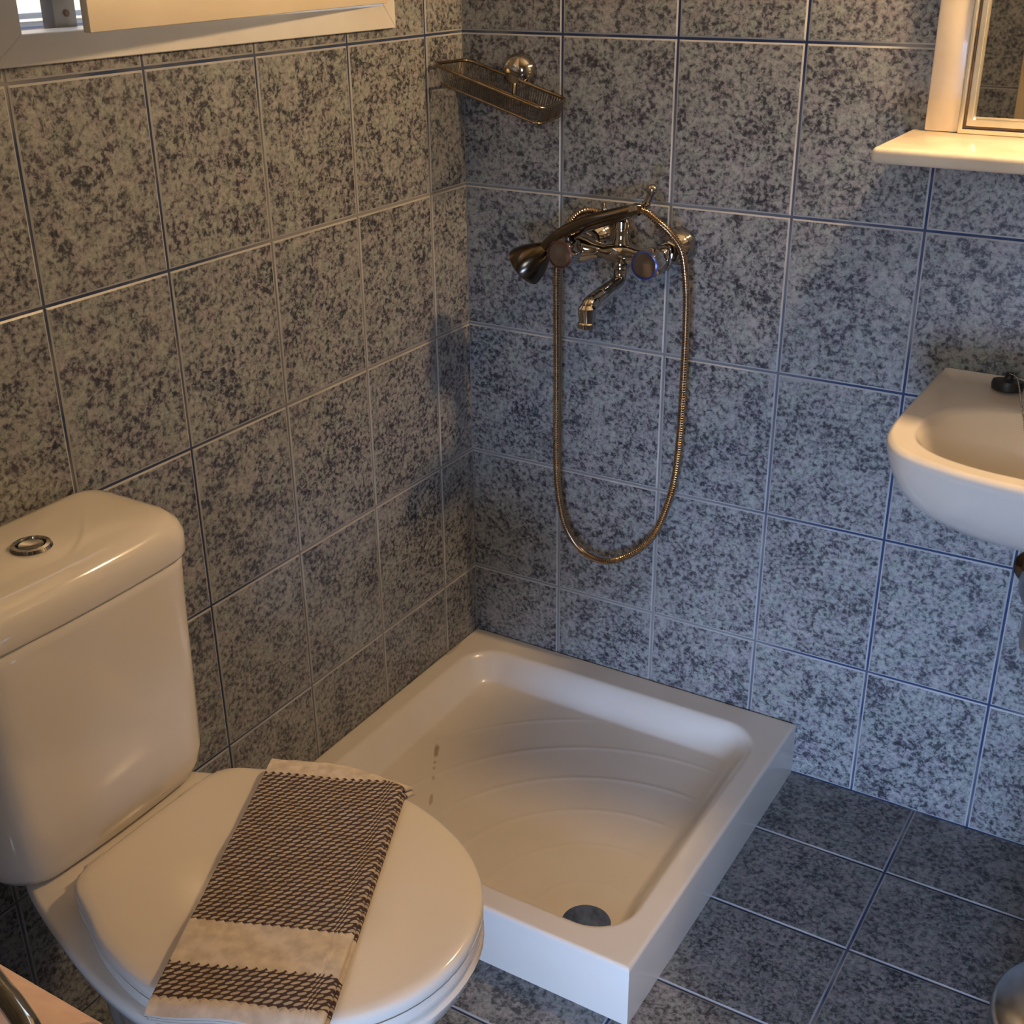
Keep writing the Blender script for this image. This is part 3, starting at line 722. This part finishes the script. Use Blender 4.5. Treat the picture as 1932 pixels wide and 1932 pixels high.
# lamp above the mirror (outside the picture)
lp = empty('wall_lamp', (SXC, -.05, 1.70), 'small wall lamp with a glowing glass globe above the mirror', 'lamp')
lathe('lamp_base', (SXC, -.0008, 1.70), (0, -1, 0), [(.045, 0), (.045, .012), (.02, .02), (.015, .10)], M['chrome'], lp)
lathe('lamp_globe', (SXC, -.125, 1.655), (0, 0, 1), [(.012, .0), (.034, .010), (.045, .030), (.045, .045), (.034, .068), (.018, .082)], M['bulb'], lp)

# ------------------------------------------------------------ soap basket in the corner
sb = empty('soap_basket', (.11, -.02, 1.19), 'chrome wire soap basket fixed high in the corner above the shower', 'soap basket')
lathe('wall_rose', (.113, -.0006, 1.187), (0, -1, 0), [(.030, 0), (.030, .004), (.028, .012), (.022, .021), (.012, .026)], M['chrome'], sb, 40)
A0 = Vector((.022, -.022, 1.200)); A1 = Vector((.207, -.022, 1.152)); B0 = Vector((.016, -.105, 1.2005)); B1 = Vector((.210, -.112, 1.1465))
tilt = (A1 - A0).normalized()
def rrloop(c, drop, inset, r=.016):
    a0, a1, b1, b0 = c; pts = []
    ce_ = (a0 + a1 + b0 + b1) / 4
    q = [p + (ce_ - p).normalized() * inset + Vector((0, 0, -drop)) for p in (a0, a1, b1, b0)]
    for k in range(4):
        p, pr, nx = q[k], q[k - 1], q[(k + 1) % 4]
        d0 = (pr - p).normalized() * r; d1 = (nx - p).normalized() * r
        for t in range(7):
            s = t / 6; pts.append((p + d0) * (1 - s) ** 2 + p * 2 * s * (1 - s) + (p + d1) * s ** 2)
    return pts
quad = (Vector((.022, -.022, 1.2035)), Vector((.2115, -.022, 1.1500)), Vector((.2155, -.112, 1.1450)), Vector((.0150, -.112, 1.2035)))
top = rrloop(quad, 0, 0); bot = rrloop(quad, .026, .008)
def ring_tube(name, pts, r, m, parent):
    bm = bmesh.new(); P = resample(pts, 80); n = 8; rings = []
    for i, p in enumerate(P):
        t = (P[(i + 1) % 80] - P[i - 1]).normalized(); u = Vector((0, 0, 1)); a = t.cross(u).normalized(); b = a.cross(t)
        rings.append([p + (a * math.cos(2 * PI * j / n) + b * math.sin(2 * PI * j / n)) * r for j in range(n)])
    add_loft(bm, rings, closed=True); return build(name, bm, m, parent, 60)
ring_tube('top_rail', top, .0028, M['wire'], sb); ring_tube('bottom_rail', bot, .0022, M['wire'], sb)
bm = bmesh.new()
tp_, bt_ = resample(top, 120), resample(bot, 120)
for a, b in zip(tp_, bt_):
    add_tube(bm, [a, b], .0009, 5)
NWR = 44
for i in range(NWR):
    s = (i + .5) / NWR
    a = quad[0].lerp(quad[1], .06 + .88 * s) + Vector((0, -.006, -.027)); b = quad[3].lerp(quad[2], .06 + .88 * s) + Vector((0, .006, -.027))
    add_tube(bm, [a, b], .0007, 5)
o = build('wire_grid', bm, M['wire'], sb, 60); o['kind'] = 'stuff'
tube('bracket_arm', [(.113, -.012, 1.178), (.113, -.024, 1.168), (.113, -.024, 1.152)], .004, M['wire'], sb)

# ------------------------------------------------------------ bath and shower mixer on the back wall
MZC = .931
mx_ = empty('shower_mixer', (.335, -.05, MZC), 'old chrome two-handle shower mixer with swivel spout on the back wall', 'faucet')
XL, XRt = .260, .408
BY = -.062
for x in (XL, XRt):
    lathe('wall_rose', (x, -.0006, MZC + .002), (0, -1, 0), [(.031, 0), (.031, .003), (.029, .010), (.022, .020), (.017, .026)], M['chrome'], mx_, 40)
    lathe('inlet_union', (x, -.018, MZC), (0, -1, 0), [(.013, 0), (.013, .010), (.0185, .012), (.0195, .018), (.0185, .028), (.017, .030)], M['chrome'], mx_, 8, 20)
bm = bmesh.new()
bx0 = Vector((XL - .012, BY, MZC - .006)); L_ = XRt - XL + .024
add_lathe(bm, bx0, (1, 0, 0), [(.012, 0), (.021, .003), (.0245, .013), (.021, .028), (.0135, .042), (.0125, .058), (.0175, .068), (.0185, L_ / 2), (.0175, L_ - .068), (.0125, L_ - .058), (.0125, L_ - .040), (.018, L_ - .026), (.021, L_ - .012), (.018, L_ - .003), (.010, L_)], 32)
build('mixer_body', bm, M['chrome'], mx_, 60)
for x, ringm, nm in ((XL, 'red', 'hot_knob'), (XRt, 'blue', 'cold_knob')):
    bm = bmesh.new()
    # fluted knob pointing out of the wall
    prof = [(.012, 0), (.0135, .008), (.017, .011), (.0195, .015), (.0225, .030), (.0228, .050), (.0215, .055)]
    n = 48; rings = []
    for r, h in prof:
        rr = []
        for j in range(n):
            a = 2 * PI * j / n; fl_ = 1 + (.055 * math.cos(a * 8) if r > .018 and h < .052 else 0)
            rr.append(Vector((x + r * fl_ * math.cos(a), BY - .014 - h, MZC - .002 + r * fl_ * math.sin(a))))
        rings.append(rr)
    add_loft(bm, rings); k = build(nm, bm, M['chrome'], mx_, 50)
    c = (x, BY - .014 - .0548, MZC - .002)
    lathe('colour_ring', c, (0, -1, 0), [(.0222, 0), (.0222, .0016), (.0195, .0026), (.0192, 0)], M[ringm], k, 40)
    lathe('knob_cap', c, (0, -1, 0), [(.0190, 0), (.0188, .0016), (.012, .0026), (.001, .0030)], M['amber'], k, 40)
# swivel spout
sp_ = [(.334, BY, MZC - .020), (.334, BY - .002, MZC - .044), (.334, BY - .014, MZC - .054), (.334, BY - .05, MZC - .058), (.334, BY - .09, MZC - .062), (.334, BY - .108, MZC - .066), (.334, BY - .113, MZC - .080)]
pp = catmull(sp_, 8); spout = tube('spout', pp, lambda i: .0100 + .0035 * math.sin(PI * i / len(pp)), M['chrome'], mx_, 20)
lathe('spout_nozzle', (.334, BY - .113, MZC - .068), (0, 0, -1), [(.010, -.005), (.0145, .0), (.0140, .010), (.0130, .022), (.0150, .024), (.0150, .031), (.012, .032)], M['chrome'], spout, 28)
lathe('spout_collar', (.334, BY, MZC - .018), (0, 0, -1), [(.014, 0), (.0155, .003), (.0155, .010), (.012, .013)], M['chrome'], mx_, 24)
lathe('diverter_neck', (.334, BY, MZC + .010), (0, 0, 1), [(.015, 0), (.0135, .006), (.0115, .010), (.0115, .024), (.0135, .026), (.0135, .036), (.009, .042)], M['chrome'], mx_, 24)
# fork cradle
fk = empty('cradle', (0, 0, 0)); fk.parent = mx_; fk.location = -Vector(mx_.location)
bm = bmesh.new()
add_tube(bm, catmull([(.334, BY, MZC + .045), (.336, BY, MZC + .055), (.356, BY - .004, MZC + .066), (.378, BY - .006, MZC + .078), (.386, BY - .008, MZC + .092), (.389, BY - .010, MZC + .100)], 8), .0062, 14)
bmesh.ops.create_uvsphere(bm, u_segments=16, v_segments=10, radius=.0088, matrix=Matrix.Translation((.3895, BY - .0105, MZC + .101)))
add_tube(bm, catmull([(.334, BY, MZC + .050), (.322, BY + .001, MZC + .054), (.303, BY + .002, MZC + .058), (.299, BY + .002, MZC + .070)], 6), .0048, 12)
build('cradle_fork', bm, M['chrome'], fk, 60, loc=(0, 0, 0))
bpy.data.objects.remove(fk.children[0]) if False else None

# hand shower resting in the cradle
hs = empty('hand_shower', (.25, -.09, .94), 'chrome hand shower lying in the cradle with its head towards the corner', 'shower head')
hp = catmull([(.362, -.082, .999), (.335, -.084, .990), (.300, -.086, .978), (.262, -.088, .962), (.232, -.090, .944), (.212, -.091, .927), (.196, -.092, .912)], 8)
tube('handle', hp, lambda i: .0095 + .0035 * math.sin(PI * min(1, i / 44)) + (.003 * max(0, (i - 40) / 9)), M['dark_chrome'], hs, 20)
hd = Vector((-.62, -.12, -.55)).normalized()
hc = Vector((.204, -.092, .918))
lathe('head', hc, hd, [(.008, -.014), (.014, -.008), (.022, .004), (.030, .020), (.034, .034), (.0345, .040), (.031, .042)], M['dark_chrome'], hs, 40)
lathe('spray_plate', hc + hd * .0415, hd, [(.0305, 0), (.029, .002), (.015, .0035), (.001, .004)], M['dark'], hs, 40)
lathe('hose_nut', (.3575, -.082, .9975), (.93, .0, .30), [(.0085, 0), (.0105, .002), (.0105, .014), (.0085, .017)], M['chrome'], hs, 8, 20)
# corrugated metal hose
hose_pts = [(.374, -.080, 1.001), (.384, -.074, .996), (.398, -.065, .982), (.415, -.058, .966), (.432, -.050, .940), (.440, -.048, .905), (.4445, -.046, .85), (.445, -.044, .742), (.441, -.038, .62), (.432, -.034, .528), (.410, -.032, .450), (.384, -.030, .404), (.345, -.030, .368),
            (.302, -.030, .348), (.262, -.030, .354), (.236, -.032, .378), (.218, -.034, .415), (.208, -.038, .48), (.2065, -.042, .56), (.2085, -.046, .70), (.2105, -.052, .82), (.213, -.056, .89), (.222, -.058, .935), (.236, -.058, .962), (.258, -.056, .982), (.285, -.054, .985), (.308, -.056, .975), (.324, -.060, .958)]
hs_c = catmull(hose_pts, 12)
tot = sum((b - a).length for a, b in zip(hs_c, hs_c[1:])); nr = int(tot / .0011)
hs_r = resample(hs_c, nr, closed=False)
tag(tube('shower_hose', hs_r, lambda i: .0064 if i % 4 in (0, 1) else .0050, M['hose_metal'], None, 10), 'long corrugated metal shower hose hanging in a loop below the mixer', 'hose')

# ------------------------------------------------------------ toilet paper on a chrome stand, bottom left
st = empty('paper_stand', (.50, -1.465, 0), 'chrome free-standing paper holder beside the toilet in the near left', 'holder')
RX0, RX1, RY, RZZ, RR = .446, .585, -1.462, .605, .054
lathe('stand_base', (.40, -1.50, 0), (0, 0, 1), [(.085, 0), (.085, .006), (.078, .012), (.012, .016)], M['chrome'], st, 40)
tube('stand_pole', [(.40, -1.50, .01), (.40, -1.50, .70)], .008, M['chrome'], st, 16)
tube('roll_arm', catmull([(.40, -1.50, .60), (.40, -1.485, .588), (.415, RY, RZZ), (.45, RY, RZZ), (.56, RY, RZZ), (.572, RY, RZZ + .006)], 6), .006, M['chrome'], st, 14)
tube('cover_bar', catmull([(.40, -1.50, .690), (.42, -1.465, .690), (.47, -1.444, .690), (.50, -1.449, .690), (.531, -1.457, .690), (.556, -1.463, .690), (.590, -1.475, .688), (.615, -1.495, .68)], 8), .0088, M['chrome'], st, 18)
pr = empty('toilet_roll', ((RX0 + RX1) / 2, RY, RZZ), 'roll of pale pink toilet paper on the chrome holder at lower left', 'toilet paper')
bm = bmesh.new(); n = 160; rings = []
for x, r in ((RX0, .022), (RX0, RR - .002), (RX0 + .001, RR), (RX1 - .001, RR), (RX1, RR - .002), (RX1, .022)):
    rings.append([Vector((x, RY + (r + (.00035 * (j % 2) if r > .03 else 0)) * math.cos(2 * PI * j / n), RZZ + .013 + (r + (.00035 * (j % 2) if r > .03 else 0)) * math.sin(2 * PI * j / n))) for j in range(n)])
add_loft(bm, rings, closed=True); build('paper', bm, M['paper'], pr, 50)
bm = bmesh.new(); n = 32
add_loft(bm, [[Vector((x, RY + r * math.cos(2 * PI * j / n), RZZ + .013 + r * math.sin(2 * PI * j / n))) for j in range(n)] for x, r in ((RX0 + .001, .0219), (RX1 - .001, .0219), (RX1 - .001, .0200), (RX0 + .001, .0200))], closed=True)
build('core', bm, M['card'], pr, 50)

# ------------------------------------------------------------ small pedal bin, bottom right
bn = empty('pedal_bin', (1.226, -.615, 0), 'small brushed steel bin on the floor at the lower right', 'bin')
BC = (1.226, -.615)
lathe('bin_body', (*BC, .004), (0, 0, 1), [(.098, 0), (.102, .004), (.102, .228), (.100, .231)], M['steel'], bn, 56)
lathe('bin_lid', (*BC, .236), (0, 0, 1), [(.100, 0), (.104, .002), (.104, .012), (.098, .022), (.078, .034), (.045, .042), (.001, .045)], M['steel'], bn, 56)
lathe('base_ring', (*BC, 0), (0, 0, 1), [(.104, 0), (.105, .004), (.104, .010), (.1025, .011)], M['rubber'], bn, 56)
box('pedal', (1.208, 1.245, -.750, -.705, .006, .014), M['rubber'], bn, .003)
